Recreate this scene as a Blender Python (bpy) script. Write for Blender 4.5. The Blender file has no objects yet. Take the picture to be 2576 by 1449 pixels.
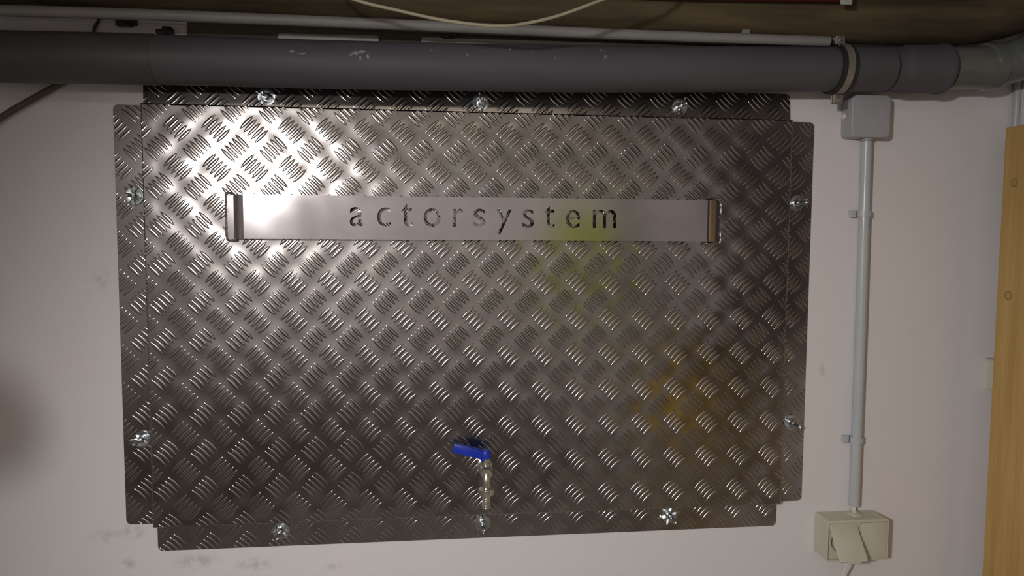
import bpy, bmesh, math, random
from mathutils import Vector, Matrix
import numpy as np
random.seed(7)
PI = math.pi
SC = bpy.context.scene
COL = SC.collection

# ------------------------------------------------------------------ camera
FPX = 1750.0
CAM = Vector((0.6027, -1.55, 1.6211))
Z0 = 1.90                                   # height of the top fold of the metal cover
def _rot(r):
    a = math.sqrt(sum(v*v for v in r)); k = [v/a for v in r]
    K = np.array([[0, -k[2], k[1]], [k[2], 0, -k[0]], [-k[1], k[0], 0]])
    return np.eye(3) + math.sin(a)*K + (1-math.cos(a))*K@K
MR = _rot((0.0677262474, -0.109729360, 0.00199088626)) @ np.array([[1, 0, 0], [0, 0, -1], [0, 1, 0]], float)
cd = bpy.data.cameras.new('camera'); co = bpy.data.objects.new('camera', cd); COL.objects.link(co)
cd.sensor_fit = 'HORIZONTAL'; cd.sensor_width = 36.0; cd.lens = FPX/2576*36.0
cd.clip_start = 0.01; cd.clip_end = 50
rt, dn, fw = MR[0], MR[1], MR[2]
co.matrix_world = Matrix(((rt[0], -dn[0], -fw[0], CAM.x), (rt[1], -dn[1], -fw[1], CAM.y),
                          (rt[2], -dn[2], -fw[2], CAM.z), (0, 0, 0, 1)))
SC.camera = co
def at(x, y, Y=0.0):
    """the point of the plane at depth Y that was read off the photograph at pixel x, y"""
    v = MR.T @ np.array([(x-1288)/FPX, (y-724.5)/FPX, 1.0])
    t = (Y-CAM.y)/v[1]
    return Vector((CAM.x+t*v[0], Y, CAM.z+t*v[2]))

# ------------------------------------------------------------------ world, lamps, exposure
w = bpy.data.worlds.new('world'); SC.world = w; w.use_nodes = True
bg = w.node_tree.nodes['Background']; bg.inputs[0].default_value = (0.5, 0.47, 0.43, 1); bg.inputs[1].default_value = 0.02
def lamp(name, kind, loc, target, energy, color, **kw):
    l = bpy.data.lights.new(name, kind); l.energy = energy; l.color = color
    for k, v in kw.items(): setattr(l, k, v)
    o = bpy.data.objects.new(name, l); COL.objects.link(o); o.location = loc
    o.rotation_euler = (Vector(target)-Vector(loc)).to_track_quat('-Z', 'Y').to_euler()
    return o
lamp('reflector_lamp', 'SPOT', (-0.286, -2.20, 1.945), (1.30, 0, 0.60), 119, (1.0, 0.955, 0.935),
     spot_size=math.radians(86), spot_blend=1.0, shadow_soft_size=0.06)
lamp('back_fill_light', 'AREA', (0.5, -1.15, 2.17), (0.5, -3.3, 1.60), 24, (1.0, 0.95, 0.88), shape='RECTANGLE', size=1.2, size_y=0.12)  # added unseen fill, brightens the back of the room mirrored in the metal
vs = SC.view_settings
vs.view_transform = 'Standard'; vs.look = 'None'; vs.exposure = 0.0; vs.gamma = 1.0; vs.use_curve_mapping = False

# ------------------------------------------------------------------ materials
def nm(name):
    m = bpy.data.materials.new(name); m.use_nodes = True
    nt = m.node_tree; return m, nt, nt.nodes, nt.links, nt.nodes['Principled BSDF']
def texco(N, L, scale=(1, 1, 1)):
    tc = N.new('ShaderNodeTexCoord'); mp = N.new('ShaderNodeMapping'); mp.inputs['Scale'].default_value = scale
    L.new(tc.outputs['Object'], mp.inputs[0]); return mp.outputs[0]
def noise(N, L, vec, scale, detail=4, rough=0.55):
    n = N.new('ShaderNodeTexNoise'); n.inputs['Scale'].default_value = scale
    n.inputs['Detail'].default_value = detail; n.inputs['Roughness'].default_value = rough
    L.new(vec, n.inputs['Vector']); return n.outputs[0]
def ramp(N, L, fac, stops):
    r = N.new('ShaderNodeValToRGB'); e = r.color_ramp.elements
    while len(e) < len(stops): e.new(0.5)
    for i, (p, c) in enumerate(stops): e[i].position = p; e[i].color = (*c, 1)
    L.new(fac, r.inputs[0]); return r.outputs[0]
def mix(N, L, fac, a, b):
    m = N.new('ShaderNodeMix'); m.data_type = 'RGBA'
    for s, v in ((0, fac), (6, a), (7, b)):
        if hasattr(v, 'links'): L.new(v, m.inputs[s])
        elif isinstance(v, tuple): m.inputs[s].default_value = (*v, 1)
        else: m.inputs[s].default_value = v
    return m.outputs[2]
def rng(N, L, v, a, b, c, d):
    m = N.new('ShaderNodeMapRange'); L.new(v, m.inputs[0])
    for i, q in enumerate((a, b, c, d)): m.inputs[i+1].default_value = q
    return m.outputs[0]
def bump(N, L, B, h, strength, dist=0.001):
    b = N.new('ShaderNodeBump'); b.inputs['Strength'].default_value = strength; b.inputs['Distance'].default_value = dist
    L.new(h, b.inputs['Height']); L.new(b.outputs[0], B.inputs['Normal'])
def basic(name, color, rough=0.5, metal=0.0, var=0.12, scale=20, stretch=(1, 1, 1), bs=0.15, rvar=0.08, coat=0.0):
    m, nt, N, L, B = nm(name)
    v = texco(N, L, stretch); n = noise(N, L, v, scale)
    dark = tuple(c*(1-var) for c in color); lite = tuple(min(1, c*(1+var)) for c in color)
    L.new(ramp(N, L, n, [(0.3, dark), (0.7, lite)]), B.inputs['Base Color'])
    L.new(rng(N, L, n, 0.3, 0.7, max(0.02, rough-rvar), rough+rvar), B.inputs['Roughness'])
    B.inputs['Metallic'].default_value = metal; B.inputs['Coat Weight'].default_value = coat
    if bs: bump(N, L, B, noise(N, L, v, scale*6, 2), bs, 0.0006)
    return m

def wall_material():
    m, nt, N, L, B = nm('painted_plaster')
    tc = N.new('ShaderNodeTexCoord'); P = tc.outputs['Object']
    n1 = noise(N, L, P, 1.7, 3); n2 = noise(N, L, P, 11, 5); n3 = noise(N, L, P, 160, 3)
    base = ramp(N, L, n1, [(0.35, (0.72, 0.71, 0.715)), (0.65, (0.75, 0.715, 0.725))])
    base = mix(N, L, rng(N, L, n2, 0.62, 0.85, 0, 0.35), base, (0.62, 0.585, 0.57))
    # grey scuffs that sit on the paint
    acc = None
    for (x, y, rx, rz) in ((262, 1352, .035, .02), (330, 1338, .04, .022), (492, 1412, .07, .025), (320, 1418, .03, .015),
                           (640, 1420, .05, .02), (2070, 930, .016, .02), (255, 700, .02, .03), (840, 1425, .03, .012)):
        c = at(x, y, 0)
        sub = N.new('ShaderNodeVectorMath'); sub.operation = 'SUBTRACT'; L.new(P, sub.inputs[0]); sub.inputs[1].default_value = c
        mul = N.new('ShaderNodeVectorMath'); mul.operation = 'MULTIPLY'; L.new(sub.outputs[0], mul.inputs[0]); mul.inputs[1].default_value = (1/rx, 0, 1/rz)
        ln = N.new('ShaderNodeVectorMath'); ln.operation = 'LENGTH'; L.new(mul.outputs[0], ln.inputs[0])
        v = rng(N, L, ln.outputs['Value'], 0.1, 1.0, 1.0, 0.0)
        if acc is None: acc = v
        else:
            a = N.new('ShaderNodeMath'); a.operation = 'ADD'; L.new(acc, a.inputs[0]); L.new(v, a.inputs[1]); acc = a.outputs[0]
    mm = N.new('ShaderNodeMath'); mm.operation = 'MULTIPLY'; L.new(acc, mm.inputs[0])
    L.new(rng(N, L, noise(N, L, P, 45, 4), 0.42, 0.62, 0.0, 0.42), mm.inputs[1])
    base = mix(N, L, mm.outputs[0], base, (0.22, 0.2, 0.19))
    L.new(base, B.inputs['Base Color']); B.inputs['Roughness'].default_value = 0.75
    add = N.new('ShaderNodeMath'); add.operation = 'ADD'; L.new(n3, add.inputs[0]); L.new(n2, add.inputs[1])
    bump(N, L, B, add.outputs[0], 0.25, 0.0012)
    return m

def sheet_material(name, col, rough, aniso=0.0, smudge=0.25, scale=9):
    m, nt, N, L, B = nm(name)
    P = texco(N, L); n = noise(N, L, P, scale, 5, 0.6); f = noise(N, L, P, 3.1, 3)
    dark = tuple(c*(1-smudge) for c in col)
    L.new(ramp(N, L, n, [(0.3, dark), (0.62, col)]), B.inputs['Base Color'])
    L.new(rng(N, L, f, 0.3, 0.7, rough-0.05, rough+0.06), B.inputs['Roughness'])
    B.inputs['Metallic'].default_value = 1.0
    return m

def wood_material(name, c1, c2, c3, knots=(), rough=0.5):
    m, nt, N, L, B = nm(name)
    tc = N.new('ShaderNodeTexCoord'); P = tc.outputs['Object']
    mp = N.new('ShaderNodeMapping'); mp.inputs['Scale'].default_value = (22, 22, 1.3); L.new(P, mp.inputs[0])
    n = noise(N, L, mp.outputs[0], 1.6, 5, 0.6)
    mp2 = N.new('ShaderNodeMapping'); mp2.inputs['Scale'].default_value = (90, 90, 2.5); L.new(P, mp2.inputs[0])
    g = noise(N, L, mp2.outputs[0], 2.0, 3)
    col = ramp(N, L, n, [(0.3, c1), (0.52, c2), (0.72, c3)])
    col = mix(N, L, rng(N, L, g, 0.35, 0.65, 0.0, 0.35), col, c1)
    for (c, r) in knots:
        sub = N.new('ShaderNodeVectorMath'); sub.operation = 'SUBTRACT'; L.new(P, sub.inputs[0]); sub.inputs[1].default_value = c
        ln = N.new('ShaderNodeVectorMath'); ln.operation = 'LENGTH'; L.new(sub.outputs[0], ln.inputs[0])
        ring = ramp(N, L, rng(N, L, ln.outputs['Value'], 0, r, 0, 1), [(0.0, (.25, .25, .25)), (0.45, (.1, .1, .1)), (0.7, (.8, .8, .8)), (0.98, (0, 0, 0))])
        sep = N.new('ShaderNodeRGBToBW'); L.new(ring, sep.inputs[0])
        col = mix(N, L, sep.outputs[0], col, (0.15, 0.085, 0.03))
    L.new(col, B.inputs['Base Color']); B.inputs['Roughness'].default_value = rough
    bump(N, L, B, g, 0.1, 0.0006)
    return m

M_WALL = wall_material()
M_CEIL = basic('ceiling_plaster', (0.42, 0.385, 0.34), 0.9, var=0.25, scale=6, bs=0.4)
M_FLOOR = basic('cellar_concrete', (0.34, 0.32, 0.305), 0.8, var=0.2, scale=5, bs=0.3)
M_SHEET = sheet_material('tread_plate_aluminium', (0.425, 0.402, 0.388), 0.185)
M_SIGN = sheet_material('brushed_aluminium', (0.52, 0.492, 0.497), 0.125, smudge=0.12, scale=14)
M_WELD = basic('weld_metal', (0.34, 0.325, 0.31), 0.38, 1.0, var=0.3, scale=120)
M_ZINC = basic('zinc_plated_steel', (0.66, 0.70, 0.73), 0.19, 1.0, var=0.08, scale=60, bs=0.05)
M_NICKEL = basic('nickel_plated_brass', (0.70, 0.68, 0.60), 0.3, 1.0, var=0.12, scale=70, bs=0.1)
M_BLUE = basic('blue_lever_plastic', (0.012, 0.035, 0.42), 0.32, var=0.06, bs=0.05)
M_PIPEOLD = basic('old_grey_drain_plastic', (0.075, 0.070, 0.066), 0.55, var=0.12, scale=7, stretch=(0.6, 2.5, 2.5), bs=0.08)
M_PIPE = basic('grey_drain_plastic', (0.080, 0.080, 0.090), 0.62, var=0.10, scale=7, stretch=(0.6, 2.5, 2.5), bs=0.08, rvar=0.1)
M_FIT = basic('pale_grey_drain_plastic', (0.135, 0.145, 0.130), 0.13, var=0.07, scale=9, bs=0.03)
M_RUB = basic('dark_rubber', (0.022, 0.02, 0.02), 0.65)
M_BAND = basic('galvanised_band', (0.30, 0.28, 0.24), 0.45, 0.5, var=0.15, scale=50)
M_BOX = basic('grey_box_plastic', (0.38, 0.385, 0.41), 0.42, var=0.04, scale=12, bs=0.04)
M_CONDUIT = basic('light_grey_conduit', (0.46, 0.49, 0.51), 0.3, var=0.03, scale=5, bs=0)
M_CREAM = basic('aged_cream_plastic', (0.56, 0.545, 0.44), 0.36, var=0.04, scale=18, bs=0.04)
M_CREAMDK = basic('grey_socket_insert', (0.10, 0.095, 0.08), 0.5)
M_WHITE = basic('white_cable_sheath', (0.72, 0.71, 0.68), 0.4, var=0.03)
M_ARC = basic('yellowed_cable_sheath', (0.40, 0.36, 0.25), 0.5, var=0.08)
M_TRUNK = basic('off_white_trunking', (0.50, 0.48, 0.46), 0.55, var=0.08, scale=15)
M_TUBE = basic('dusty_grey_tube', (0.25, 0.245, 0.235), 0.55, var=0.18, scale=9, stretch=(0.5, 2, 2))
M_BLACK = basic('black_clip_plastic', (0.03, 0.025, 0.022), 0.5)
M_DARKCABLE = basic('dark_brown_cable', (0.10, 0.078, 0.055), 0.7)
M_BROWN = basic('brown_pipe_lagging', (0.095, 0.070, 0.036), 0.8, var=0.5, scale=9, stretch=(0.35, 3, 3), bs=0.5)
M_RED = basic('red_lead_paint', (0.14, 0.010, 0.010), 0.6)
M_YEL = basic('ochre_fabric', (0.52, 0.60, 0.06), 0.8)
M_DKBL = basic('shade_caster_dark', (0.05, 0.05, 0.06), 0.85)
M_PLASTER = basic('dried_plaster', (0.27, 0.27, 0.275), 0.9, bs=0.4)

# ------------------------------------------------------------------ helpers
def tag(o, label=None, cat=None, group=None, kind=None):
    if label: o['label'] = label
    if cat: o['category'] = cat
    if group: o['group'] = group
    if kind: o['kind'] = kind
    return o
def empty(name, loc, label, cat, group=None):
    o = bpy.data.objects.new(name, None); COL.objects.link(o); o.location = loc; o.empty_display_size = 0.02
    bpy.context.view_layer.update()
    return tag(o, label, cat, group)
def link(name, bm, mat, parent=None, smooth=True, sharp=35):
    """bm is in world coordinates"""
    if smooth:
        for f in bm.faces: f.smooth = True
        for e in bm.edges:
            if len(e.link_faces) == 2 and e.calc_face_angle(0) > math.radians(sharp): e.smooth = False
    if parent is not None:
        off = parent.matrix_world.inverted()
        bmesh.ops.transform(bm, matrix=off, verts=bm.verts)
    me = bpy.data.meshes.new(name); bm.to_mesh(me); bm.free()
    me.materials.append(mat)
    o = bpy.data.objects.new(name, me); COL.objects.link(o)
    if parent is not None: o.parent = parent
    return o
def box(bm, x0, x1, y0, y1, z0, z1, bev=0.0, seg=2, mtx=None):
    r = bmesh.ops.create_cube(bm, size=1.0)['verts']
    for v in r:
        v.co = Vector(((x0+x1)/2+v.co.x*(x1-x0), (y0+y1)/2+v.co.y*(y1-y0), (z0+z1)/2+v.co.z*(z1-z0)))
        if mtx is not None: v.co = mtx @ v.co
    if bev:
        es = list({e for v in r for e in v.link_edges})
        bmesh.ops.bevel(bm, geom=es, offset=bev, segments=seg, affect='EDGES', profile=0.5)
    return bm
def frames(pts):
    pts = [Vector(p) for p in pts]; T = []
    for i in range(len(pts)):
        a = pts[max(0, i-1)]; b = pts[min(len(pts)-1, i+1)]; T.append((b-a).normalized())
    up = Vector((0, 0, 1)) if abs(T[0].z) < 0.9 else Vector((0, 1, 0))
    n = (up-T[0]*up.dot(T[0])).normalized(); out = []
    for t in T:
        n = (n-t*n.dot(t)).normalized(); out.append((n, t.cross(n)))
    return pts, out
def tube(bm, pts, rad, seg=16, caps=True):
    pts, fr = frames(pts)
    if not hasattr(rad, '__len__'): rad = [rad]*len(pts)
    rings = []
    for p, (n, b), r in zip(pts, fr, rad):
        rings.append([bm.verts.new(p+n*math.cos(2*PI*k/seg)*r+b*math.sin(2*PI*k/seg)*r) for k in range(seg)])
    for a, c in zip(rings, rings[1:]):
        for k in range(seg): bm.faces.new((a[k], a[(k+1) % seg], c[(k+1) % seg], c[k]))
    if caps:
        bm.faces.new(rings[0][::-1]); bm.faces.new(rings[-1])
    bmesh.ops.recalc_face_normals(bm, faces=bm.faces)
    return bm
def smooth_path(pts, n=8):
    pts = [Vector(p) for p in pts]; out = []
    P = [pts[0]*2-pts[1]]+pts+[pts[-1]*2-pts[-2]]
    for i in range(1, len(P)-2):
        a, b, c, d = P[i-1:i+3]
        for k in range(n):
            t = k/n
            out.append(0.5*((2*b)+(c-a)*t+(2*a-5*b+4*c-d)*t*t+(3*b-a-3*c+d)*t**3))
    out.append(pts[-1]); return out
def lathe(bm, prof, origin, axis='z', seg=20):
    """prof: list of (distance along axis, radius)"""
    o = Vector(origin)
    A = {'z': (Vector((0, 0, 1)), Vector((1, 0, 0)), Vector((0, 1, 0))), 'y': (Vector((0, -1, 0)), Vector((1, 0, 0)), Vector((0, 0, 1))),
         'x': (Vector((1, 0, 0)), Vector((0, 1, 0)), Vector((0, 0, 1)))}[axis]
    rings = []
    for d, r in prof:
        if r < 1e-6: rings.append([bm.verts.new(o+A[0]*d)])
        else: rings.append([bm.verts.new(o+A[0]*d+A[1]*math.cos(2*PI*k/seg)*r+A[2]*math.sin(2*PI*k/seg)*r) for k in range(seg)])
    for a, c in zip(rings, rings[1:]):
        for k in range(seg):
            k2 = (k+1) % seg
            if len(a) == 1 and len(c) == 1: continue
            if len(a) == 1: bm.faces.new((a[0], c[k2], c[k]))
            elif len(c) == 1: bm.faces.new((a[k], a[k2], c[0]))
            else: bm.faces.new((a[k], a[k2], c[k2], c[k]))
    if len(rings[0]) > 1: bm.faces.new(rings[0][::-1])
    if len(rings[-1]) > 1: bm.faces.new(rings[-1])
    bmesh.ops.recalc_face_normals(bm, faces=bm.faces)
    return bm
def prism(bm, outline, y0, y1):
    """outline in x,z extruded from y0 to y1"""
    a = [bm.verts.new((x, y0, z)) for x, z in outline]; b = [bm.verts.new((x, y1, z)) for x, z in outline]
    n = len(outline)
    bm.faces.new(a); bm.faces.new(b[::-1])
    for k in range(n): bm.faces.new((a[k], b[k], b[(k+1) % n], a[(k+1) % n]))
    bmesh.ops.recalc_face_normals(bm, faces=bm.faces)
    return bm
def rrect(x0, x1, z0, z1, r, corners=(1, 1, 1, 1), n=6):
    """corners order: bottom-left, bottom-right, top-right, top-left"""
    out = []
    for (cx, cz, a0, on) in ((x0+r, z0+r, PI, corners[0]), (x1-r, z0+r, 1.5*PI, corners[1]), (x1-r, z1-r, 0, corners[2]), (x0+r, z1-r, .5*PI, corners[3])):
        if on:
            for k in range(n+1):
                a = a0+k/n*PI/2; out.append((cx+math.cos(a)*r, cz+math.sin(a)*r))
        else:
            a = a0+PI/4; out.append((cx+math.copysign(r, math.cos(a)), cz+math.copysign(r, math.sin(a))))
    return out
NB = bmesh.new
def curve_plate(outlines, y0, y1, bev=0.0):
    cu = bpy.data.curves.new('c', 'CURVE'); cu.dimensions = '2D'; cu.fill_mode = 'BOTH'
    cu.extrude = (y1-y0)/2-bev; cu.bevel_depth = bev; cu.bevel_resolution = 2; cu.offset = -bev
    for o_ in outlines:
        s_ = cu.splines.new('POLY'); s_.points.add(len(o_)-1); s_.use_cyclic_u = True
        for q, (x, z) in zip(s_.points, o_): q.co = (x, z, 0, 1)
    ob = bpy.data.objects.new('c', cu); COL.objects.link(ob)
    me = bpy.data.meshes.new_from_object(ob.evaluated_get(bpy.context.evaluated_depsgraph_get()))
    bpy.data.objects.remove(ob)
    bm = bmesh.new(); bm.from_mesh(me); bpy.data.meshes.remove(me)
    for v in bm.verts: v.co = Vector((v.co.x, (y0+y1)/2-v.co.z, v.co.y))
    bmesh.ops.remove_doubles(bm, verts=bm.verts, dist=1e-6); bmesh.ops.recalc_face_normals(bm, faces=bm.faces)
    return bm

# ------------------------------------------------------------------ the room
XL, XR, YF, ZC = -1.75, at(2556, 285, 0).x, -3.3, 2.24
def struct(name, args, mat):
    o = link(name, box(NB(), *args), mat, smooth=False); tag(o, kind='structure'); return o
struct('wall_back', (XL-.1, XR+.1, 0, .12, 0, ZC), M_WALL)
struct('wall_left', (XL-.12, XL, YF, 0, 0, ZC), M_WALL)
struct('wall_right', (XR, XR+.12, YF, 0, 0, ZC), M_WALL)
struct('wall_front', (XL-.1, XR+.1, YF-.12, YF, 0, ZC), M_WALL)
struct('floor', (XL-.1, XR+.1, YF-.1, .1, -.1, 0), M_FLOOR)
struct('ceiling', (XL-.1, XR+.1, YF-.1, .1, ZC, ZC+.1), M_CEIL)

# ------------------------------------------------------------------ the chequer plate cover
W, H, D = 1.414, 0.897, 0.0243
PX, PZ = 0.0770, 0.0806                       # pitch of the five-bar pattern
AX, AZ = 0.0332, Z0-0.331
FR = 0.0038                                  # fold radius
cover = empty('metal_cover', (W/2, 0, Z0-H), 'large five-bar aluminium tread plate cover with folded rims fixed to the white wall', 'cover')
_ph = [(random.uniform(0, 6.28), random.uniform(0, 6.28), random.uniform(2.0, 7.5), random.uniform(2.0, 7.5)) for _ in range(9)]
def relief(x, z):
    e = min(x, W-x, Z0-z, z-(Z0-H)); k = max(0.0, min(1.0, e/0.03)); k = k*k*(3-2*k)
    s = 0.00055*math.cos(2*PI*(x-AX)/PX)*math.cos(2*PI*(z-AZ)/PZ)
    for (a, b, fx, fz) in _ph: s += 0.00016*math.sin(fx*x*1.6+a)*math.sin(fz*z*1.6+b)
    s += 0.00009*math.sin(31*x+17*z)*math.sin(23*z-19*x+1.0)
    return k*s
def grid_sheet():
    bm = NB(); nx, nz = 230, 146; V = []
    for j in range(nz+1):
        z = Z0-H+FR+(H-2*FR)*j/nz
        V.append([bm.verts.new((FR+(W-2*FR)*i/nx, -D-relief(FR+(W-2*FR)*i/nx, z), z)) for i in range(nx+1)])
    for j in range(nz):
        for i in range(nx): bm.faces.new((V[j][i], V[j][i+1], V[j+1][i+1], V[j+1][i]))
    return bm
front = link('front_panel', grid_sheet(), M_SHEET, cover)
def side(axis, lo, hi, at0, sgn):
    # quarter-round fold running into the flat side of the tray
    bm = NB(); prof = [(0.0, -D)]
    for k in range(1, 7):
        a_ = k/6*PI/2; prof.append((FR*math.sin(a_), -D+FR*(1-math.cos(a_))))
    prof.append((FR, -.003)); rows = []
    for (d_, y) in prof:
        q = at0+sgn*d_; m_ = d_
        e0, e1 = (lo-m_, hi+m_)
        rows.append([bm.verts.new((e, y, q)) if axis == 'x' else bm.verts.new((q, y, e)) for e in (e0, e1)])
    for r0, r1 in zip(rows, rows[1:]): bm.faces.new((r0[0], r0[1], r1[1], r1[0]))
    bmesh.ops.recalc_face_normals(bm, faces=bm.faces)
    return link('side_wall', bm, M_SHEET, cover, sharp=60)
side('z', Z0-H+FR, Z0-FR, FR, -1); side('z', Z0-H+FR, Z0-FR, W-FR, 1)
side('x', FR, W-FR, Z0-FR, 1); side('x', FR, W-FR, Z0-H+FR, -1)
FW = 0.0615
FL = {'left': (-FW, 0.0, Z0-H+.002, Z0-.001), 'right': (W, W+FW, Z0-H, Z0-.001), 'bottom': (0.002, W-.001, Z0-H-FW+.002, Z0-H), 'top': (0, W, Z0, Z0+FW)}
FC = {'left': (1, 0, 0, 1), 'right': (0, 1, 1, 0), 'bottom': (1, 1, 0, 0), 'top': (0, 0, 1, 1)}
TILT = 0.065                                # the top rim leans back to the wall
def lean(bm):
    for v in bm.verts: v.co.y -= (Z0+FW-v.co.z)*TILT
for k, (a, b, c, d) in FL.items():
    bm = prism(NB(), rrect(a, b, c, d, 0.011, FC[k]), -.0032, -.001)
    if k == 'top': lean(bm)
    link('rim_flange', bm, M_SHEET, cover)

# one raised bar: a pointed lens; a cluster is five of them side by side
HL, HW, HH = 0.0205, 0.0043, 0.00100
def bar(bm, cx, cz, ang):
    ca, sa = math.cos(ang), math.sin(ang); n = 8; rows = []
    for i in range(n+1):
        u = -1+2*i/n; wd = HW*(1-u*u)**0.85 if abs(u) < 1 else 0
        h = HH*min(1.0, (1-u*u)*1.7) if abs(u) < 1 else 0
        row = []
        for s, q in (((-1, -.35), (-.80, .55), (-.48, .92), (0, 1), (.48, .92), (.80, .55), (1, -.35)) if wd else ((0, -.3),)):
            l, c = u*HL, s*wd
            row.append(bm.verts.new((cx+l*ca-c*sa, -h*q, cz+l*sa+c*ca)))
        rows.append(row)
    for a, b in zip(rows, rows[1:]):
        m = max(len(a), len(b))
        for k in range(m-1):
            if len(a) == 1: bm.faces.new((a[0], b[k+1], b[k]))
            elif len(b) == 1: bm.faces.new((a[k], a[k+1], b[0]))
            else: bm.faces.new((a[k], a[k+1], b[k+1], b[k]))
def cluster_bm(kind):
    bm = NB(); ang = -PI/4 if kind == 0 else PI/4
    st = 0.0073
    for k in range(-2, 3):
        if kind == 0: bar(bm, k*st, k*st, ang)
        else: bar(bm, k*st, -k*st, ang)
    bmesh.ops.recalc_face_normals(bm, faces=bm.faces)
    f = max(bm.faces, key=lambda f: abs(f.normal.y))
    if f.normal.y > 0: bmesh.ops.reverse_faces(bm, faces=bm.faces)
    for f in bm.faces: f.smooth = True
    return bm
CM = []
for k in (0, 1):
    me = bpy.data.meshes.new('tread_cluster'); b = cluster_bm(k); b.to_mesh(me); b.free(); me.materials.append(M_SHEET); CM.append(me)
cinv = cover.matrix_world.inverted(); cloc = cover.location
full, partial = [], []
EXT = 0.0295
def lattice(x0, x1, z0, z1, ox, oz, Y, rel):
    for kind, (sx, sz) in enumerate(((0, 0), (.5, .5))):
        for i in range(-4, 24):
            for j in range(-12, 10):
                x = ox+(i+sx)*PX; z = oz+(j+sz)*PZ
                if x < x0-EXT or x > x1+EXT or z < z0-EXT or z > z1+EXT: continue
                y = Y-(relief(x, z) if rel else 0)
                p = (x, y, z)
                if x0+EXT <= x <= x1-EXT and z0+EXT <= z <= z1-EXT and rel: full.append((kind, p))
                else: partial.append((kind, p, (x0, x1, z0, z1)))
lattice(FR*.6, W-FR*.6, Z0-H+FR*.6, Z0-FR*.6, AX, AZ, -D, True)
sh = 0.0275; gr = -.0032
for k, (dx, dz) in {'left': (sh, 0), 'right': (-sh, 0), 'bottom': (0, sh), 'top': (0, -sh)}.items():
    a, b, c, d = FL[k]; lattice(a+.001, b-.001, c+.001, d-.001, AX+dx, AZ+dz, gr, False)
full.sort(key=lambda q: (Vector(q[1])-CAM).length)
for kind, p in full[:300]:
    o = bpy.data.objects.new('tread_cluster', CM[kind]); COL.objects.link(o); o.parent = cover; o.location = Vector(p)-cloc
rest = NB()
def add_cluster(kind, p, lim=None):
    tmp = cluster_bm(kind)
    bmesh.ops.translate(tmp, verts=tmp.verts, vec=p)
    if lim:
        for (co_, no) in (((lim[0], 0, 0), (-1, 0, 0)), ((lim[1], 0, 0), (1, 0, 0)), ((0, 0, lim[2]), (0, 0, -1)), ((0, 0, lim[3]), (0, 0, 1))):
            bmesh.ops.bisect_plane(tmp, geom=tmp.verts[:]+tmp.edges[:]+tmp.faces[:], plane_co=co_, plane_no=no, clear_outer=True)
    if p[2] > Z0-.02 and lim and lim[2] > Z0-.01: lean(tmp)
    if lim:
        for q_, fl in FL.items():
            a, b, c, d = fl
            if abs(lim[0]-a-.001) > 1e-6 or abs(lim[3]-d+.001) > 1e-6: continue
            for (cx, cz, sx_, sz_), on in zip(((a, c, -1, -1), (b, c, 1, -1), (b, d, 1, 1), (a, d, -1, 1)), FC[q_]):
                if on and tmp.verts:
                    k_ = .011*.42
                    bmesh.ops.bisect_plane(tmp, geom=tmp.verts[:]+tmp.edges[:]+tmp.faces[:], plane_co=(cx-sx_*k_, 0, cz-sz_*k_), plane_no=(sx_, 0, sz_), clear_outer=True)
    me = bpy.data.meshes.new('tmp'); tmp.to_mesh(me); tmp.free(); rest.from_mesh(me); bpy.data.meshes.remove(me)
for kind, p in full[300:]: add_cluster(kind, p)
for kind, p, lim in partial: add_cluster(kind, p, lim)
for f in rest.faces: f.smooth = True
o = link('raised_treads', rest, M_SHEET, cover, smooth=False); tag(o, kind='stuff')
for f in o.data.polygons: f.use_smooth = True

# ---- name plate with cut-out letters
YP = -D-0.0200
sx0, sx1 = 0.2065, 1.2075
sz0, sz1 = Z0-0.2775, Z0-0.1855
def glyph(ch, x0, x1, y0, y1):
    """splines of one letter fitted to its box on the plate"""
    cu = bpy.data.curves.new('g', 'FONT'); cu.body = ch; cu.resolution_u = 6
    ob = bpy.data.objects.new('g', cu); COL.objects.link(ob)
    bpy.context.view_layer.objects.active = ob
    for q in bpy.context.selected_objects: q.select_set(False)
    ob.select_set(True)
    bpy.ops.object.convert(target='CURVE')
    ob = bpy.context.view_layer.objects.active
    sp = []
    me = None
    for s in ob.data.splines:
        pts = [(b.handle_left.copy(), b.co.copy(), b.handle_right.copy()) for b in s.bezier_points]
        out = []
        n = len(pts)
        for i in range(n):
            p0, p3 = pts[i][1], pts[(i+1) % n][1]; p1, p2 = pts[i][2], pts[(i+1) % n][0]
            straight = (p1-p0).cross(p3-p0).length < 1e-5 and (p2-p0).cross(p3-p0).length < 1e-5
            for k in range(1 if straight else 6):
                t_ = k/6; u = 1-t_
                out.append(p0*u**3+p1*3*u*u*t_+p2*3*u*t_*t_+p3*t_**3)
        sp.append(out)
    bpy.data.objects.remove(ob)
    xs = [p.x for s in sp for p in s]; ys = [p.y for s in sp for p in s]
    a, b = min(xs), max(xs); c, d = min(ys), max(ys)
    P0 = at(x0, (y0+y1)/2, YP); P1 = at(x1, (y0+y1)/2, YP); zt = at((x0+x1)/2, y0, YP).z; zb = at((x0+x1)/2, y1, YP).z
    return [[(P0.x+(p.x-a)/(b-a)*(P1.x-P0.x), zb+(p.y-c)/(d-c)*(zt-zb)) for p in s] for s in sp]
LET = [('a', 880, 915, 521, 569), ('c', 949, 983, 522, 569.5), ('t', 1010, 1038, 513, 570), ('o', 1066, 1108, 524, 571), ('r', 1140, 1165, 525, 571),
       ('s', 1191, 1221, 525, 572), ('y', 1249, 1287, 527, 588), ('s', 1314, 1343, 527, 573), ('t', 1369, 1396, 518, 573), ('e', 1423, 1459, 528, 573.5), ('m', 1491, 1550, 528, 573.5)]
pc = bpy.data.curves.new('plate_outline', 'CURVE'); pc.dimensions = '2D'; pc.fill_mode = 'BOTH'; pc.extrude = 0.0010
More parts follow.
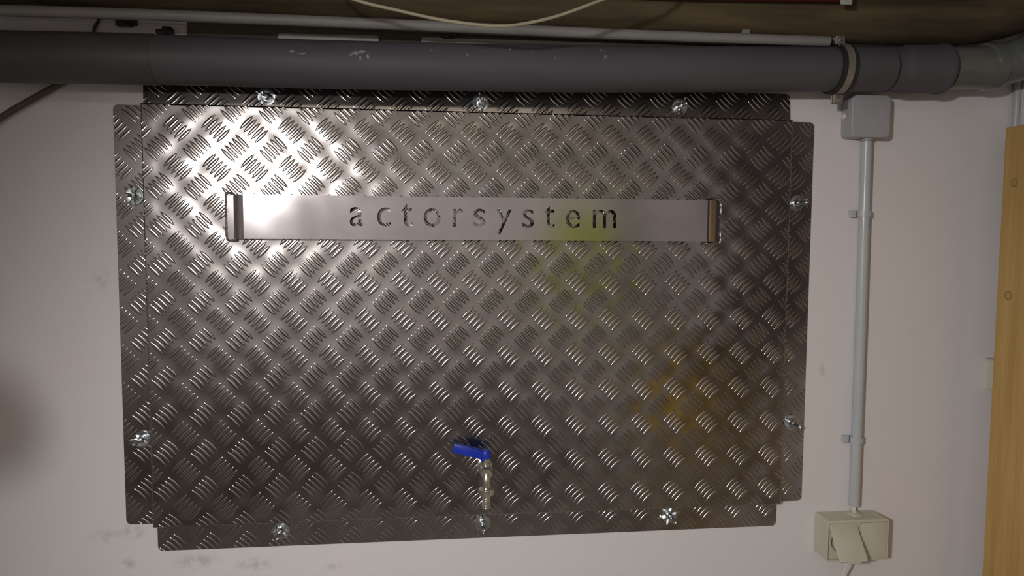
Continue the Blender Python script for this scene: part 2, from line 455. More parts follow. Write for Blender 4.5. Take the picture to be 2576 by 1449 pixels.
def add_spline(pts):
    s = pc.splines.new('POLY'); s.points.add(len(pts)-1); s.use_cyclic_u = True
    for q, (x, z) in zip(s.points, pts): q.co = (x, z, 0, 1)
add_spline([(sx0, sz0), (sx1, sz0), (sx1, sz1), (sx0, sz1)])
for g in LET:
    for s in glyph(*g): add_spline(s)
po = bpy.data.objects.new('plate_outline', pc); COL.objects.link(po)
dg = bpy.context.evaluated_depsgraph_get(); me = bpy.data.meshes.new_from_object(po.evaluated_get(dg))
bpy.data.objects.remove(po)
bm = NB(); bm.from_mesh(me)
for v in bm.verts: v.co = Vector((v.co.x, YP-v.co.z, v.co.y))
bmesh.ops.remove_doubles(bm, verts=bm.verts, dist=1e-6)
def bend(prof):
    a, b = [], []
    pts = [Vector((x, 0, -h)) for x, h in prof]; th = 0.0014
    for i, (x, h) in enumerate(prof):
        p = prof[max(0, i-1)]; q = prof[min(len(prof)-1, i+1)]
        dx, dh = q[0]-p[0], q[1]-p[1]; L_ = math.hypot(dx, dh); nx_, nh = -dh/L_, dx/L_
        if nh < 0 and abs(nh) > 1e-9: nx_, nh = -nx_, -nh
        a.append((x, -D-h)); b.append((x-nx_*th, -D-h+nh*th))
    for z in (sz0, sz1):
        pass
    va = [[bm.verts.new((x, y, z)) for x, y in a] for z in (sz0, sz1)]; vb = [[bm.verts.new((x, y, z)) for x, y in b] for z in (sz0, sz1)]
    for i in range(len(prof)-1):
        for s in (va, vb): bm.faces.new((s[0][i], s[0][i+1], s[1][i+1], s[1][i]))
        for k in (0, 1): bm.faces.new((va[k][i], va[k][i+1], vb[k][i+1], vb[k][i]))
    for i in (0, -1): bm.faces.new((va[0][i], va[1][i], vb[1][i], vb[0][i]))
hp = 0.0200+0.0010
bend([(.1675, .0012), (.1815, .0014), (.1850, .0040), (.1868, .0120), (.1900, .0165), (.1960, .0192), (.2010, .0206), (.2066, hp)])
bend([(1.2074, hp), (1.2105, .0206), (1.2165, .0194), (1.2200, .0172), (1.2275, .0130), (1.2310, .0060), (1.2345, .0020), (1.2440, .0014)])
bmesh.ops.recalc_face_normals(bm, faces=bm.faces)
plate = link('name_plate', bm, M_SIGN, cover, sharp=28)
plate['label'] = 'smooth metal strip with the cut-out word actorsystem'
def weld(pts, r):
    bm = NB(); P = smooth_path(pts, 12); rr = [r*(0.75+0.45*random.random()) for _ in P]
    tube(bm, P, rr, 8); o = link('weld_bead', bm, M_WELD); o.parent = plate; o.location = -cloc; return o
def cw(p): return Vector(p)
yw = -D-.001
weld([(.184, yw, sz1+.001), (.176, yw, sz1+.003), (.1675, yw, sz1+.001), (.1662, yw, sz1-.03), (.1665, yw, sz0+.03), (.1675, yw, sz0), (.176, yw, sz0-.0035), (.190, yw, sz0-.003)], .0026)
weld([(1.203, yw-.001, sz1+.002), (1.222, yw-.001, sz1+.004), (1.240, yw, sz1+.003), (1.246, yw, sz1-.006), (1.2465, yw, sz1-.03)], .003)
weld([(1.215, yw, sz0-.004), (1.232, yw, sz0-.004), (1.246, yw, sz0-.002), (1.2465, yw, sz0+.02)], .0026)

# ------------------------------------------------------------------ wing nuts on threaded studs
WB = Vector((0, 0, 0))
def washer_bm():
    bm = NB(); lathe(bm, [(0, .0185), (.0014, .0185), (.0018, .0180), (.0018, .0060), (.0012, .0046), (0, .0046)], WB, 'y', 28); return bm
def nut_bm():
    bm = NB(); lathe(bm, [(.0018, .0085), (.0055, .0082), (.0100, .0066), (.0125, .0058), (.0125, .0040)], WB, 'y', 20)
    for s in (-1, 1):
        prof = [(.0055, .003), (.0100, .0065), (.0150, .0130), (.0180, .0165), (.0192, .0195), (.0172, .0215), (.0135, .0205), (.0100, .0160), (.0058, .0112)]
        tk = .0013
        a = [bm.verts.new((s*x, -h, tk)) for x, h in prof]; b = [bm.verts.new((s*x, -h, -tk)) for x, h in prof]; n = len(prof)
        bm.faces.new(a); bm.faces.new(b)
        for k in range(n): bm.faces.new((a[k], a[(k+1) % n], b[(k+1) % n], b[k]))
    bmesh.ops.recalc_face_normals(bm, faces=bm.faces); return bm
def stud_bm():
    bm = NB(); prof = [(-.0005, .0040), (.0125, .0040)]
    d = .0125
    prof += [(.0135, .0043), (.0330, .0043), (.0345, .0034), (.0360, .0034), (.0372, .0044), (.0408, .0040), (.0416, .0033), (.0408, .0023), (.0375, .0021), (.0375, 0)]
    lathe(bm, prof, WB, 'y', 18); return bm
wm = {}
WN = [(671, 246, 'wing nut on the top rim closest to its left end, half under the pipe', 20),
      (1209, 265, 'dull wing nut in the middle of the top rim, under the pipe', 75),
      (1709, 269, 'shiny wing nut on the top rim towards its right end', 110),
      (340, 493, 'wing nut on the left rim, the upper one, level with the name plate', 95),
      (358, 1105, 'wing nut on the left rim, the lower one', 10),
      (2003, 511, 'wing nut on the right rim, the upper one', 150),
      (1990, 1062, 'wing nut on the right rim, the lower one', 40),
      (707, 1328, 'wing nut on the bottom rim closest to its left end', 25),
      (1214, 1307, 'wing nut on the bottom rim just below the water tap', 88),
      (1684, 1289, 'wing nut on the bottom rim towards its right end', 130)]
first = None
for (x, y, lab, ang) in WN:
    P = at(x, y, -.0046); g_ = .0232
    if 0 < P.x < W:
        P.z = max(P.z, Z0+g_) if P.z > Z0-.1 else min(P.z, Z0-H-g_)
    else: P.x = min(P.x, -g_) if P.x < 0 else max(P.x, W+g_)
    if P.z > Z0: P.y = -.0052
    if first is None:
        r = bpy.data.objects.new('wing_nut', None); COL.objects.link(r); r.empty_display_size = .01
        for nme, b in (('washer', washer_bm()), ('nut', nut_bm()), ('threaded_stud', stud_bm())):
            q = link(nme, b, M_ZINC); q.parent = r
            if nme == 'washer': q.data.name = 'washer'
        first = r
    else:
        r = first.copy(); COL.objects.link(r)
        for ch in first.children:
            c = ch.copy(); COL.objects.link(c); c.parent = r
    r.location = P; r.rotation_euler = (random.uniform(-.02, .02), math.radians(ang), random.uniform(-.02, .02))
    tag(r, lab, 'wing nut', 'wing nuts round the metal cover')

# ------------------------------------------------------------------ water tap
TX = 0.7115; TY = -0.078
zb = at(1222, 1190, TY).z
tap = empty('water_tap', (TX, -D, zb), 'small nickel plated water tap with blue lever coming out of the tread plate', 'tap')
bm = NB()
lathe(bm, [(0, .0165), (.003, .0165), (.005, .0125), (.018, .0115), (.019, .0135), (.028, .0145), (.040, .0150), (.050, .0142), (.060, .0135), (.0635, .0110), (.0640, .0)], (TX, -D+.001, zb), 'y', 22)
tube(bm, smooth_path([(TX, TY+.016, zb), (TX, TY, zb-.002), (TX, TY-.006, zb-.012), (TX, TY-.006, zb-.034)], 6), [.0120]*6+[.0105, .0096, .009, .0088]+[.0088]*9, 18)
link('tap_body', bm, M_NICKEL, tap)
bm = NB(); yb = -D-.038
lathe(bm, [(0, .0105), (.012, .0105), (.0125, .0085), (.020, .0085), (.0205, .0105), (.024, .0105), (.024, .004), (.030, .004)], (TX, yb, zb+.006), 'z', 20)
link('bonnet', bm, M_NICKEL, tap)
bm = NB()
lathe(bm, [(0, .0118), (.0005, .0120), (.0155, .0110), (.0175, .0098), (.0182, .0075), (.0182, 0)], (TX, yb, zb+.0285), 'z', 24)
pa = Vector((TX-.003, yb, zb+.0350)); pb = Vector((TX-.070, yb+.004, zb+.0525)); dv = (pb-pa); L_ = dv.length; dv.normalize()
q = Matrix.Translation((pa+pb)/2) @ dv.to_track_quat('X', 'Z').to_matrix().to_4x4()
box(bm, -L_/2, L_/2, -.0070, .0070, -.0100, .0100, .0015, 2, None)
vs_ = [v for v in bm.verts if abs(v.co.x) < L_/2+.001 and abs(v.co.z) < .0101 and abs(v.co.y) < .0076]
bmesh.ops.transform(bm, matrix=q, verts=vs_)
box(bm, TX-.012, TX-.004, yb-.010, yb+.004, zb+.0225, zb+.031, .0015, 1)
l = link('lever', bm, M_BLUE, tap); l['label'] = 'blue plastic lever'
ym = TY-.006; zn = zb-.031
bm = NB(); lathe(bm, [(0, .0125), (-.001, .0150), (-.0135, .0155), (-.0155, .0130), (-.0155, .007)], (TX, ym, zn), 'z', 24)
for k in range(14):
    a = 2*PI*k/14; m_ = Matrix.Translation((TX, ym, zn-.0075)) @ Matrix.Rotation(a, 4, 'Z')
    box(bm, .0140, .0172, -.0015, .0015, -.0055, .0055, .0005, 1, m_)
link('knurled_collar', bm, M_NICKEL, tap)
prof = [(-.014, .0095)]; zz = -.0165
for k in range(5): prof += [(zz, .0096), (zz-.0050, .0085), (zz-.0051, .0096)]; zz -= .0051
prof += [(-.044, .0080), (-.0445, .0050), (-.040, .0048)]
bm = NB(); lathe(bm, prof, (TX, ym, zn), 'z', 20); link('hose_barb', bm, M_NICKEL, tap)

# ------------------------------------------------------------------ grey drain pipe along the wall
PY = -0.077; PR = 0.0475
cp = [(-420, 131), (0, 142.5), (360, 149.5), (850, 163.5), (1430, 173.8), (1900, 174.5), (2250, 175), (2390, 173)]
PC = [at(x, y, PY) for x, y in cp]
PC = [Vector((XL+.001, PY, PC[0].z-.012))]+PC
drain = empty('drain_pipe', (PC[4].x, PY, PC[4].z), 'thick dark grey plastic drain pipe running along the wall above the metal cover', 'pipe')
def seg_between(xa, xb, n=8):
    P = smooth_path(PC, 10); return [p for p in P if xa <= p.x <= xb]
ALL = smooth_path(PC, 12)
xj = at(360, 149, PY).x
link('pipe_section', tube(NB(), [p for p in ALL if p.x <= xj+.03], PR+.0012, 48), M_PIPEOLD, drain)
link('pipe_section', tube(NB(), [p for p in ALL if p.x >= xj-.001 and p.x <= at(2245, 175, PY).x], PR, 48), M_PIPE, drain)
c0 = at(2262, 175, PY); c1 = at(2376, 174, PY)
bm = NB(); n = 10
tube(bm, [c0+(c1-c0)*q for q in (-.25, -.05, 0.0, .08, .80, .84, .92, .98, 1.0)], [PR+.0002, PR+.0004, PR+.003, PR+.0045, PR+.0045, PR+.0075, PR+.0075, PR+.003, PR-.001], 48)
link('pipe_socket', bm, M_PIPE, drain)
e0 = at(2385, 173, PY); e1 = at(2470, 170, PY); e2 = at(2500, 166, PY); e3 = at(2545, 156, PY-.01)
bm = NB(); tube(bm, [c1+(e0-c1)*.2, e0, e0+(e1-e0)*.5, e1, e1+(e2-e1)*.2, e2, e2+(e3-e2)*.12], [PR-.002, PR-.0015, PR-.001, PR, PR+.0045, PR+.0048, PR+.001], 48)
o = link('pipe_fitting', bm, M_FIT, drain); o['label'] = 'glossy paler grey-green fitting'
bm = NB(); tube(bm, smooth_path([e2+(e3-e2)*.05, e3, at(2590, 140, PY-.03), at(2640, 105, PY-.07), at(2660, 40, PY-.10)], 6), PR-.001, 48)
o = link('pipe_elbow', bm, M_FIT, drain); o['label'] = 'glossy paler grey-green elbow at the right end'
# dried plaster on the pipe
bm = NB()
def splat(x, y, w_, h_, n=15, rot=0.0):
    P = at(x, y, PY)
    cz = min(ALL, key=lambda p: abs(p.x-P.x)).z
    pts = []
    for k in range(n):
        a = 2*PI*k/n; rr = random.uniform(.3, 1.1); dx = math.cos(a)*w_*rr; dz = math.sin(a)*h_*rr
        pts.append((dx*math.cos(rot)-dz*math.sin(rot), dx*math.sin(rot)+dz*math.cos(rot)))
    # on the near side of the pipe: intersect the line of sight with the pipe
    d = (P-CAM).normalized(); s = None
    o_ = CAM; cy = PY
    A = d.y**2+d.z**2; B = 2*((o_.y-cy)*d.y+(o_.z-cz)*d.z); C = (o_.y-cy)**2+(o_.z-cz)**2-(PR+.0004)**2
    disc = B*B-4*A*C
    if disc < 0: return
    hit = o_+d*((-B-math.sqrt(disc))/(2*A))
    th0 = math.atan2(hit.z-cz, -(hit.y-cy))
    c = bm.verts.new((hit.x, cy-math.cos(th0)*(PR+.0016), cz+math.sin(th0)*(PR+.0016))); vv = []
    for dx, dz in pts:
        th = th0+dz/PR; vv.append(bm.verts.new((hit.x+dx, cy-math.cos(th)*(PR+.0002), cz+math.sin(th)*(PR+.0002))))
    for k in range(n): bm.faces.new((c, vv[k], vv[(k+1) % n]))
for a in ((895, 134, .011, .006), (912, 130, .010, .005), (925, 142, .004, .008), (906, 145, .003, .006), (882, 138, .006, .003), (760, 135, .012, .003),
          (735, 128, .009, .004), (1088, 126, .006, .002), (1215, 130, .006, .0016, 7, .3), (1283, 124, .004, .0025), (1336, 126, .005, .002), (1176, 137, .002, .006, 7, .5),
          (1512, 126, .004, .004), (1523, 141, .0035, .007), (1467, 136, .004, .0015), (1397, 146, .0015, .004)):
    splat(*a)
bmesh.ops.recalc_face_normals(bm, faces=bm.faces)
tag(link('plaster_spatter', bm, M_PLASTER, drain), label='pale dried plaster spots', kind='stuff')

# ------------------------------------------------------------------ pipe clamp
kx = at(2108, 170, PY).x; kc = min(ALL, key=lambda p: abs(p.x-kx)); kz = kc.z
clamp = empty('pipe_clamp', (kx, PY, kz), 'metal pipe clamp with dark rubber lining round the grey drain pipe', 'clamp')
def ring(bm, x0, x1, r0, r1, n=56):
    rows = []
    for (x, r) in ((x0, r0), (x0, r1), (x1, r1), (x1, r0)):
        rows.append([bm.verts.new((x, PY-math.cos(2*PI*k/n)*r, kz+math.sin(2*PI*k/n)*r)) for k in range(n)])
    for i in range(4):
        a, b = rows[i], rows[(i+1) % 4]
        for k in range(n): bm.faces.new((a[k], a[(k+1) % n], b[(k+1) % n], b[k]))
    bmesh.ops.recalc_face_normals(bm, faces=bm.faces); return bm
link('rubber_lining', ring(NB(), kx-.017, kx+.017, PR+.0004, PR+.0055), M_RUB, clamp)
link('band', ring(NB(), kx-.0075, kx+.0075, PR+.0057, PR+.0078), M_BAND, clamp)
for s in (1, -1):
    zc = kz+s*(PR+.016)
    bm = NB(); box(bm, kx-.011, kx+.011, PY-.0065, PY-.0025, zc-.011, zc+.008, .001, 1); box(bm, kx-.011, kx+.011, PY+.0025, PY+.0065, zc-.011, zc+.008, .001, 1)
    link('flange_ear', bm, M_BAND, clamp)
    bm = NB(); lathe(bm, [(-.016, .003), (.007, .003), (.0072, .0062), (.0105, .0060), (.0118, .0045), (.0118, 0)], (kx, PY, zc), 'y', 6)
    link('screw', bm, M_ZINC, clamp, sharp=20)
bm = NB(); tube(bm, [(kx, PY+PR+.0075, kz), (kx, -.003, kz)], .0045, 12); lathe(bm, [(0, .013), (.003, .013), (.004, .006)], (kx, -.0005, kz), 'y', 20)
link('wall_bolt', bm, M_ZINC, clamp)

# ------------------------------------------------------------------ junction box, conduit, clips, socket
jx0, jx1, jz0, jz1 = 1.5430, 1.6345, Z0-.0375, Z0+.0555
jb = empty('junction_box', ((jx0+jx1)/2, 0, jz0), 'square grey plastic junction box on the wall under the drain pipe', 'junction box')
bm = NB(); prism(bm, rrect(jx0, jx1, jz0, jz1, .010), -.030, -.001); link('box_body', bm, M_BOX, jb)
bm = NB(); prism(bm, rrect(jx0-.0012, jx1+.0012, jz0-.0012, jz1+.0012, .011), -.0455, -.0305)
es = [e for e in bm.edges if all(abs(v.co.y+.0455) < 1e-5 for v in e.verts)]
bmesh.ops.bevel(bm, geom=es, offset=.0028, segments=3, affect='EDGES', profile=.5); link('lid', bm, M_BOX, jb)
bm = NB(); lathe(bm, [(0, .0055), (-.003, .0072), (-.006, .0068), (-.0065, .004), (-.011, .004)], (jx0, -.017, Z0+.012), 'x', 14); link('cable_gland', bm, M_WHITE, jb)
cb = bm = NB(); lathe(bm, [(0, .0145), (-.0015, .0145), (-.005, .0135), (-.005, .010)], (1.5975, -.0165, jz0-.001), 'z', 20); link('conduit_entry', bm, M_BOX, jb)
ct, cbm = Vector((1.5975, -.0165, jz0-.0065)), Vector((1.6025, -.0165, Z0-.9085))
o = link('conduit', tube(NB(), [ct, ct.lerp(cbm, .5)+Vector((.0012, 0, 0)), cbm], .0123, 28), M_CONDUIT)
tag(o, 'vertical pale grey plastic conduit from the junction box down to the socket', 'conduit')
for (y, lab) in ((538, 'white plastic conduit clip, the upper of two, below the junction box'), (1104, 'white plastic conduit clip, the lower of two, above the socket')):
    z = at(2150, y, -.01).z; s = (ct.z-z)/(ct.z-cbm.z); cx = ct.lerp(cbm, s).x+.0006
    cl = empty('conduit_clip', (cx, 0, z), lab, 'clip', 'clips holding the vertical conduit')
    bm = NB(); box(bm, cx-.030, cx+.017, -.0038, -.0005, z-.008, z+.008, .0006, 1)
    box(bm, cx-.0300, cx-.0165, -.013, -.0036, z-.008, z+.008, .001, 1); link('clip_base', bm, M_TRUNK if False else M_CONDUIT, cl)
    for sg in (-1, 1):
        bm = NB(); pts = []
        for k in range(7):
            a = math.radians(-35+k*105/6); pts.append((cx+sg*(math.cos(a)*.0142), -.0165-math.sin(a)*.0142*.9))
        va = [[bm.verts.new((x, yy, zz)) for x, yy in pts] for zz in (z-.007, z+.007)]
        vb = [[bm.verts.new((cx+(x-cx)*1.12, -.0165+(yy+.0165)*1.12, zz)) for x, yy in pts] for zz in (z-.007, z+.007)]
        for i in range(6):
            for q_ in (va, vb): bm.faces.new((q_[0][i], q_[0][i+1], q_[1][i+1], q_[1][i]))
            for k in (0, 1): bm.faces.new((va[k][i], va[k][i+1], vb[k][i+1], vb[k][i]))
        for i in (0, -1): bm.faces.new((va[0][i], va[1][i], vb[1][i], vb[0][i]))
        bmesh.ops.recalc_face_normals(bm, faces=bm.faces); link('clip_arm', bm, M_CONDUIT, cl)

qx0, qx1, qz0, qz1, QD = 1.5125, 1.6655, Z0-1.0245, Z0-.9275, .058
sk = empty('double_socket', ((qx0+qx1)/2, 0, qz0), 'aged cream surface-mounted double socket below the conduit, left flap propped open', 'socket')
bm = NB()
# housing with two open wells in the front
wl = (qx0+.0030, qx0+.0710, qz0+.0030, qz1-.0065); wr = (qx0+.0800, qx1-.0035, qz0+.0030, qz1-.0065)
prism(bm, rrect(qx0, qx1, qz0, qz1, .006), -QD+.007, -.0008); link('housing', bm, M_CREAM, sk)
link('front_frame', curve_plate([rrect(qx0, qx1, qz0, qz1, .006), rrect(wl[0], wl[1], wl[2], wl[3], .004), rrect(wr[0], wr[1], wr[2], wr[3], .004)], -QD, -QD+.0075, .0010), M_CREAM, sk)
bm = NB(); lathe(bm, [(0, .0250), (.0030, .0250), (.0032, .0235), (.001, .0230), (.001, 0)], (qx0+.0385, -QD+.0082, (qz0+qz1)/2-.005), 'y', 32); link('socket_insert', bm, M_CREAMDK, sk)
fh = wl[3]-wl[2]-.0016
def flap(x0, x1, ang):
    m_ = Matrix.Translation((0, -QD+.002, wl[3]-.0008)) @ Matrix.Rotation(ang, 4, 'X')
    bm = NB(); prism(bm, rrect(x0, x1, -fh, 0, .004), -.0035, .0035)
    es = [e for e in bm.edges if all(abs(v.co.y+.0035) < 1e-5 for v in e.verts)]
    bmesh.ops.bevel(bm, geom=es, offset=.0016, segments=2, affect='EDGES', profile=.5)
    xm = (x0+x1)/2
    box(bm, xm-.016, xm+.016, -.0030, .0040, -fh-.0040, -fh+.002, .001, 1)
    bmesh.ops.transform(bm, matrix=m_, verts=bm.verts)
    return link('flap', bm, M_CREAM, sk)
flap(wl[0]+.0008, wl[1]-.0008, math.radians(-36))
flap(wr[0]+.0008, wr[1]-.0008, 0)
bm = NB(); gx = 1.6015; lathe(bm, [(0, .0175), (.002, .0170), (.0045, .012), (.006, .0065), (.009, .006)], (gx, -.021, qz1-.0008), 'z', 22); link('cable_entry', bm, M_CREAM, sk)
bm = NB(); tube(bm, [(gx+.0005, -.0175, qz1+.007), (gx+.001, -.0170, cbm.z+.01)], .0048, 12)
tag(link('cable', bm, M_WHITE), 'short white cable end between conduit and cream socket', 'cable')
bm = NB()
px_ = (wl[0]+wl[1])/2+.002
lathe(bm, [(0, .0165), (.018, .0170), (.030, .0140), (.034, .010), (.034, 0)], (px_, -QD+.010, (qz0+qz1)/2-.006), 'y', 24)
P0 = Vector((px_, -QD-.020, (qz0+qz1)/2-.010))
plug = empty('power_plug', (px_, -QD+.0095, (qz0+qz1)/2-.006), 'white plug under the raised left flap of the cream socket with its cable hanging down', 'plug')
link('plug_body', bm, M_WHITE, plug)
pts = [P0, P0+Vector((0, -.004, -.018)), Vector((at(2133, 1412, -.075).x, -.075, at(2133, 1412, -.075).z)), at(2128, 1430, -.070), at(2117, 1455, -.062), at(2108, 1500, -.05), at(2112, 1600, -.03)]
link('plug_cable', tube(NB(), smooth_path(pts, 8), .0025, 12), M_WHITE, plug)

# ------------------------------------------------------------------ pipes and ducts under the ceiling
def run(name, pix, Y, r, mat, label, cat, seg=24, n=8, wall=False):
    P = [at(x, y, Y if not hasattr(Y, '__len__') else Y[i]) for i, (x, y) in enumerate(pix)]
    if wall: P = [Vector((XL+.001, P[0].y, P[0].z))]+P
    return tag(link(name, tube(NB(), smooth_path(P, n), r, seg), mat), label, cat)
run('wall_conduit', [(-300, 15), (0, 26), (400, 38), (1000, 62), (1600, 88), (2085, 104)], -.100, .0105, M_TUBE, 'dusty grey tube fixed to the wall just above the drain pipe', 'conduit', wall=True)
brown = run('lagged_pipe', [(-300, -62), (0, -50), (400, -33), (1000, -5), (1600, 28), (2080, 48), (2350, 58), (2480, 50), (2580, 20), (2700, -40)], -.056, .049, M_BROWN, 'thick dark brown lagged pipe along the top of the picture', 'pipe', 40, wall=True)
run('red_pipe', [(1500, -24), (1740, -14), (1950, -10), (2125, -9)], -.125, .0105, M_RED, 'thin red painted pipe just visible above the brown pipe at the top edge', 'pipe')
P = at(2130, -8, -.15)
hk = NB(); box(hk, P.x-.013, P.x+.013, -.152, -.146, P.z-.016, P.z+.060, .003, 2); box(hk, P.x-.013, P.x+.013, -.152, -.10, P.z+.056, P.z+.060, .001, 1)
tag(link('pipe_hanger', hk, M_TRUNK), 'pale metal pipe hanger strap at the top edge above the brown pipe', 'bracket')
def strip(xa, ya, xb, yb, hgt, Y, name, label, rnd=True):
    a = at(xa, ya, Y); b = at(xb, yb, Y); sl = (b.z-a.z)/(b.x-a.x); bm = NB()
    out = rrect(a.x, b.x, a.z-hgt, a.z, min(.004, hgt*.4))
    prism(bm, [(x, z+(x-a.x)*sl) for x, z in out], Y, -.0082)
    return tag(link(name, bm, M_TRUNK), label, 'trunking')
strip(700, 83.5, 952, 90, .0155, -.016, 'cable_trunking', 'short off-white strip with a rounded end above the left half of the drain pipe')
strip(1060, 93.5, 1828, 117, .014, -.012, 'cable_trunking', 'long thin off-white strip behind the drain pipe top, right of the middle')
for (x, y, s, lab) in ((315, 57, 1.2, 'dark clip on the wall tube, the leftmost of three'), (412, 80, 1.0, 'dark clip just above the drain pipe, the middle of three'), (1132, 90, 1.1, 'dark clip on the wall, the rightmost of three, at the start of the long strip')):
    P = at(x, y, -.014); bm = NB()
    box(bm, P.x-.016*s, P.x+.010*s, -.016, -.0085 if x > 470 else -.0005, P.z-.005*s, P.z+.005*s, .0015, 1); box(bm, P.x-.002*s, P.x+.016*s, -.020, -.0085 if x > 470 else -.0005, P.z-.002*s, P.z+.010*s, .0015, 1)
    tag(link('cable_clip', bm, M_BLACK), lab, 'clip', 'dark clips above the drain pipe')
M_SHADESTRIP = basic('dark_shade_strip', (0.115, 0.095, 0.072), 0.8, var=0.3, scale=8, stretch=(0.4, 3, 3))  # dark strip added to stand for the shade between tube and drain pipe
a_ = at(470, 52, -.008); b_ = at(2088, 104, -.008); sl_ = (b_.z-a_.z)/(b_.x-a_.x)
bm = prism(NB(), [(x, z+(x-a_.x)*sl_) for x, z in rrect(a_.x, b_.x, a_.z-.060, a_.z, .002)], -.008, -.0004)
tag(link('wall_shade_strip', bm, M_SHADESTRIP), 'dark brown strip standing in for the shade on the wall behind the grey tube and drain pipe', 'shade strip')
P = at(1842, 110, -.012); bm = NB(); box(bm, P.x-.010, P.x+.008, -.088, -.0082, P.z-.006, P.z+.010, .002, 1)
tag(link('tube_saddle', bm, M_TUBE), 'small grey saddle carrying the wall tube near the right end of the long strip', 'clip')
run('thin_cable', [(250, 40), (246, 55), (238, 70), (234, 95)], -.008, .0028, M_BLACK, 'thin dark cable running down behind the left part of the drain pipe', 'cable', 10)

YC = -.27
arc = [at(x, y, YC) for x, y in ((760, -60), (890, -2), (1000, 26), (1100, 48), (1190, 61), (1250, 65.5), (1310, 61), (1400, 41), (1510, 1), (1640, -52))]
arc = [Vector((arc[0].x-.06, YC, ZC-.002))]+arc+[Vector((arc[-1].x+.09, YC, ZC-.002))]
tag(link('hanging_cable', tube(NB(), smooth_path(arc, 8), .0030, 12), M_ARC), 'yellowed white cable sagging from the ceiling in front of the pipes', 'cable')

# ------------------------------------------------------------------ right side: shelf side board, corner strip, small hook
YB = -.10
bx = at(2500, 880, YB).x
zt = at(2533, 322, YB).z
kn = [(at(2551, 462, YB-.012), .011), (at(2536, 742, YB-.012), .012)]
M_WOOD = wood_material('oiled_pine', (0.40, 0.245, 0.075), (0.53, 0.34, 0.11), (0.62, 0.41, 0.15), [((bx, k[0].y-.02, k[0].z), k[1]) for k in kn])
bm = NB(); box(bm, bx, bx+.027, YB-.40, YB, .02, zt, .0015, 1)
tag(link('pine_board', bm, M_WOOD), 'ochre pine side board standing at the right edge of the picture by the room corner', 'board')
P = at(2551, 300, 0)
bm = NB(); tube(bm, [(XR-.009, -.010, .3), (XR-.009, -.010, P.z+.12)], .0075, 14)
tag(link('corner_strip', bm, M_CONDUIT), 'thin pale vertical strip in the room corner above the pine board', 'strip')
P = at(2496, 905, -.02); bm = NB()
hook = empty('wall_hook', (P.x, 0, P.z), 'small greenish white metal bracket peeking out left of the pine board', 'bracket')
box(bm, P.x-.004, P.x+.03, -.026, -.0005, P.z-.001, P.z+.002, .0006, 1); link('bracket_top', bm, M_TRUNK, hook)
bm = NB(); box(bm, P.x+.006, P.x+.010, -.022, -.0005, P.z-.075, P.z-.001, .0008, 1); link('bracket_leg', bm, M_CREAM, hook)

# ------------------------------------------------------------------ things behind and beside the photographer (they shade the wall and show in the metal)
LP = Vector((-0.286, -2.20, 1.945))
def between(x, y, s):
    p = at(x, y, 0); return p+(LP-p)*s
pts = [at(330, 120, -.012), at(240, 165, -.012), at(165, 204, -.012), at(90, 244, -.012), at(0, 297, -.014), at(-150, 400, -.02), at(-400, 520, -.02), at(-560, 700, -.02), Vector((at(-600, 700, 0).x, -.02, .9)), Vector((at(-600, 700, 0).x, -.02, .02))]
tag(link('slack_cable', tube(NB(), smooth_path(pts, 8), .0062, 12), M_DARKCABLE), 'dark brown cable slanting down to the left from behind the drain pipe', 'cable')
B0 = between(-45, 1065, .50)
caster = empty('shade_caster', (B0.x, B0.y, B0.z), 'added unseen dark shade bag hanging from the ceiling left of the picture', 'caster')  # added out of view to cast the soft shadow at the wall's left
bm = NB(); r = bmesh.ops.create_uvsphere(bm, u_segments=24, v_segments=16, radius=1)['verts']
for v in r: v.co = Vector((B0.x+v.co.x*.058*(1-.15*v.co.z), B0.y+v.co.y*.045, B0.z+v.co.z*.062))
link('caster_body', bm, M_DKBL, caster)
link('caster_strap', tube(NB(), [(B0.x-.035, B0.y, B0.z+.045), (B0.x-.045, B0.y, ZC-.002)], .004, 10), M_DKBL, caster)

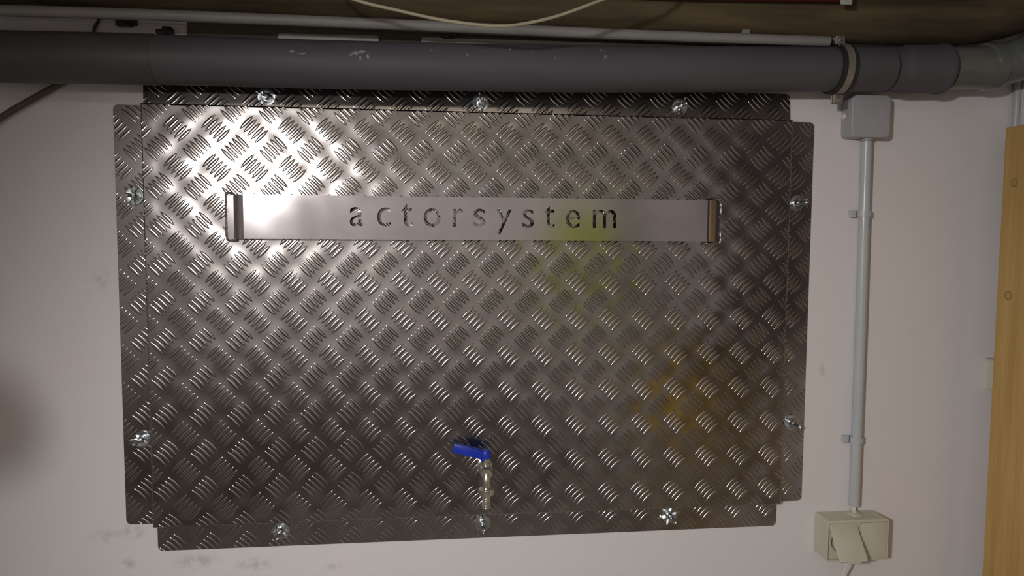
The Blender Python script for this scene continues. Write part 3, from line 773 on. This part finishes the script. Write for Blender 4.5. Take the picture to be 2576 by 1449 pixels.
bm = NB(); c = Vector((1.60, YF+.05, 1.50))
pr = [(-.13, -.34), (.13, -.34), (.14, .0), (.17, .02), (.18, -.28), (.235, -.28), (.20, .22), (.12, .32), (.05, .34), (-.05, .34), (-.12, .32), (-.20, .22), (-.235, -.28), (-.18, -.28), (-.17, .02), (-.14, 0)]
prism(bm, [(c.x+x, c.z+z) for x, z in pr], YF+.015, YF+.075)
tag(link('work_jacket', bm, M_YEL), 'yellow-green work jacket hanging on the wall behind the photographer', 'jacket')
M_WOOD2 = wood_material('shelf_pine', (0.30, 0.18, 0.06), (0.42, 0.27, 0.09), (0.5, 0.33, 0.13))
shelf = empty('storage_shelf', (XR-.22, -1.7, 0), 'pine storage shelf along the right wall behind the photographer', 'shelf')
for z in (.25, .70, 1.12):
    link('shelf_board', box(NB(), XR-.30, XR-.01, -2.0, -1.1, z, z+.025, .002, 1), M_WOOD2, shelf)
for (x, y) in ((XR-.30, -2.0), (XR-.30, -1.14), (XR-.05, -2.0), (XR-.05, -1.14)):
    link('post', box(NB(), x, x+.04, y, y+.04, 0.0, 1.16, .002, 1), M_WOOD2, shelf)

M_CRATE = basic('mustard_crate_plastic', (0.62, 0.42, 0.03), 0.45)
crate = bm = NB(); box(bm, XR-.295, XR-.03, -1.85, -1.35, .727, .735, .001, 1)
for q_ in ((XR-.295, XR-.287, -1.85, -1.35), (XR-.038, XR-.03, -1.85, -1.35), (XR-.295, XR-.03, -1.85, -1.842), (XR-.295, XR-.03, -1.358, -1.35)): box(bm, q_[0], q_[1], q_[2], q_[3], .727, .98, .002, 1)
tag(link('storage_crate', bm, M_CRATE), 'mustard yellow storage crate on the pine shelf behind the photographer', 'crate')
M_CABD = basic('charcoal_cabinet_paint', (0.30, 0.28, 0.285), 0.6)
M_CAB = basic('dark_cabinet_paint', (0.19, 0.16, 0.155), 0.6)
cab = empty('low_cabinet', (-.2, YF+.25, 0), 'long low dark cabinet against the wall behind the photographer', 'cabinet')
link('cabinet_body', box(NB(), -1.5, 1.3, YF+.005, YF+.45, .03, .66, .003, 1), M_CAB, cab)
link('cabinet_top', box(NB(), -1.52, 1.32, YF+.005, YF+.47, .66, .69, .003, 1), M_CAB, cab)
for k in range(5): link('cabinet_door', box(NB(), -1.49+k*.558, -1.49+k*.558+.548, YF+.45, YF+.468, .05, .65, .003, 1), M_CAB, cab)

wc = empty('added_dark_cabinet', (XR-.16, -1.75, 1.25), 'unseen dark grey cabinet added behind the photographer to darken the reflection in the metal', 'cabinet')  # added out of view to darken what the metal's right side mirrors
link('cabinet_body', box(NB(), XR-.31, XR-.003, -2.55, -0.95, 1.25, 2.08, .003, 1), M_CABD, wc)
for k in range(3): link('cabinet_door', box(NB(), XR-.328, XR-.311, -2.54+k*.531, -2.54+k*.531+.525, 1.26, 2.07, .003, 1), M_CABD, wc)
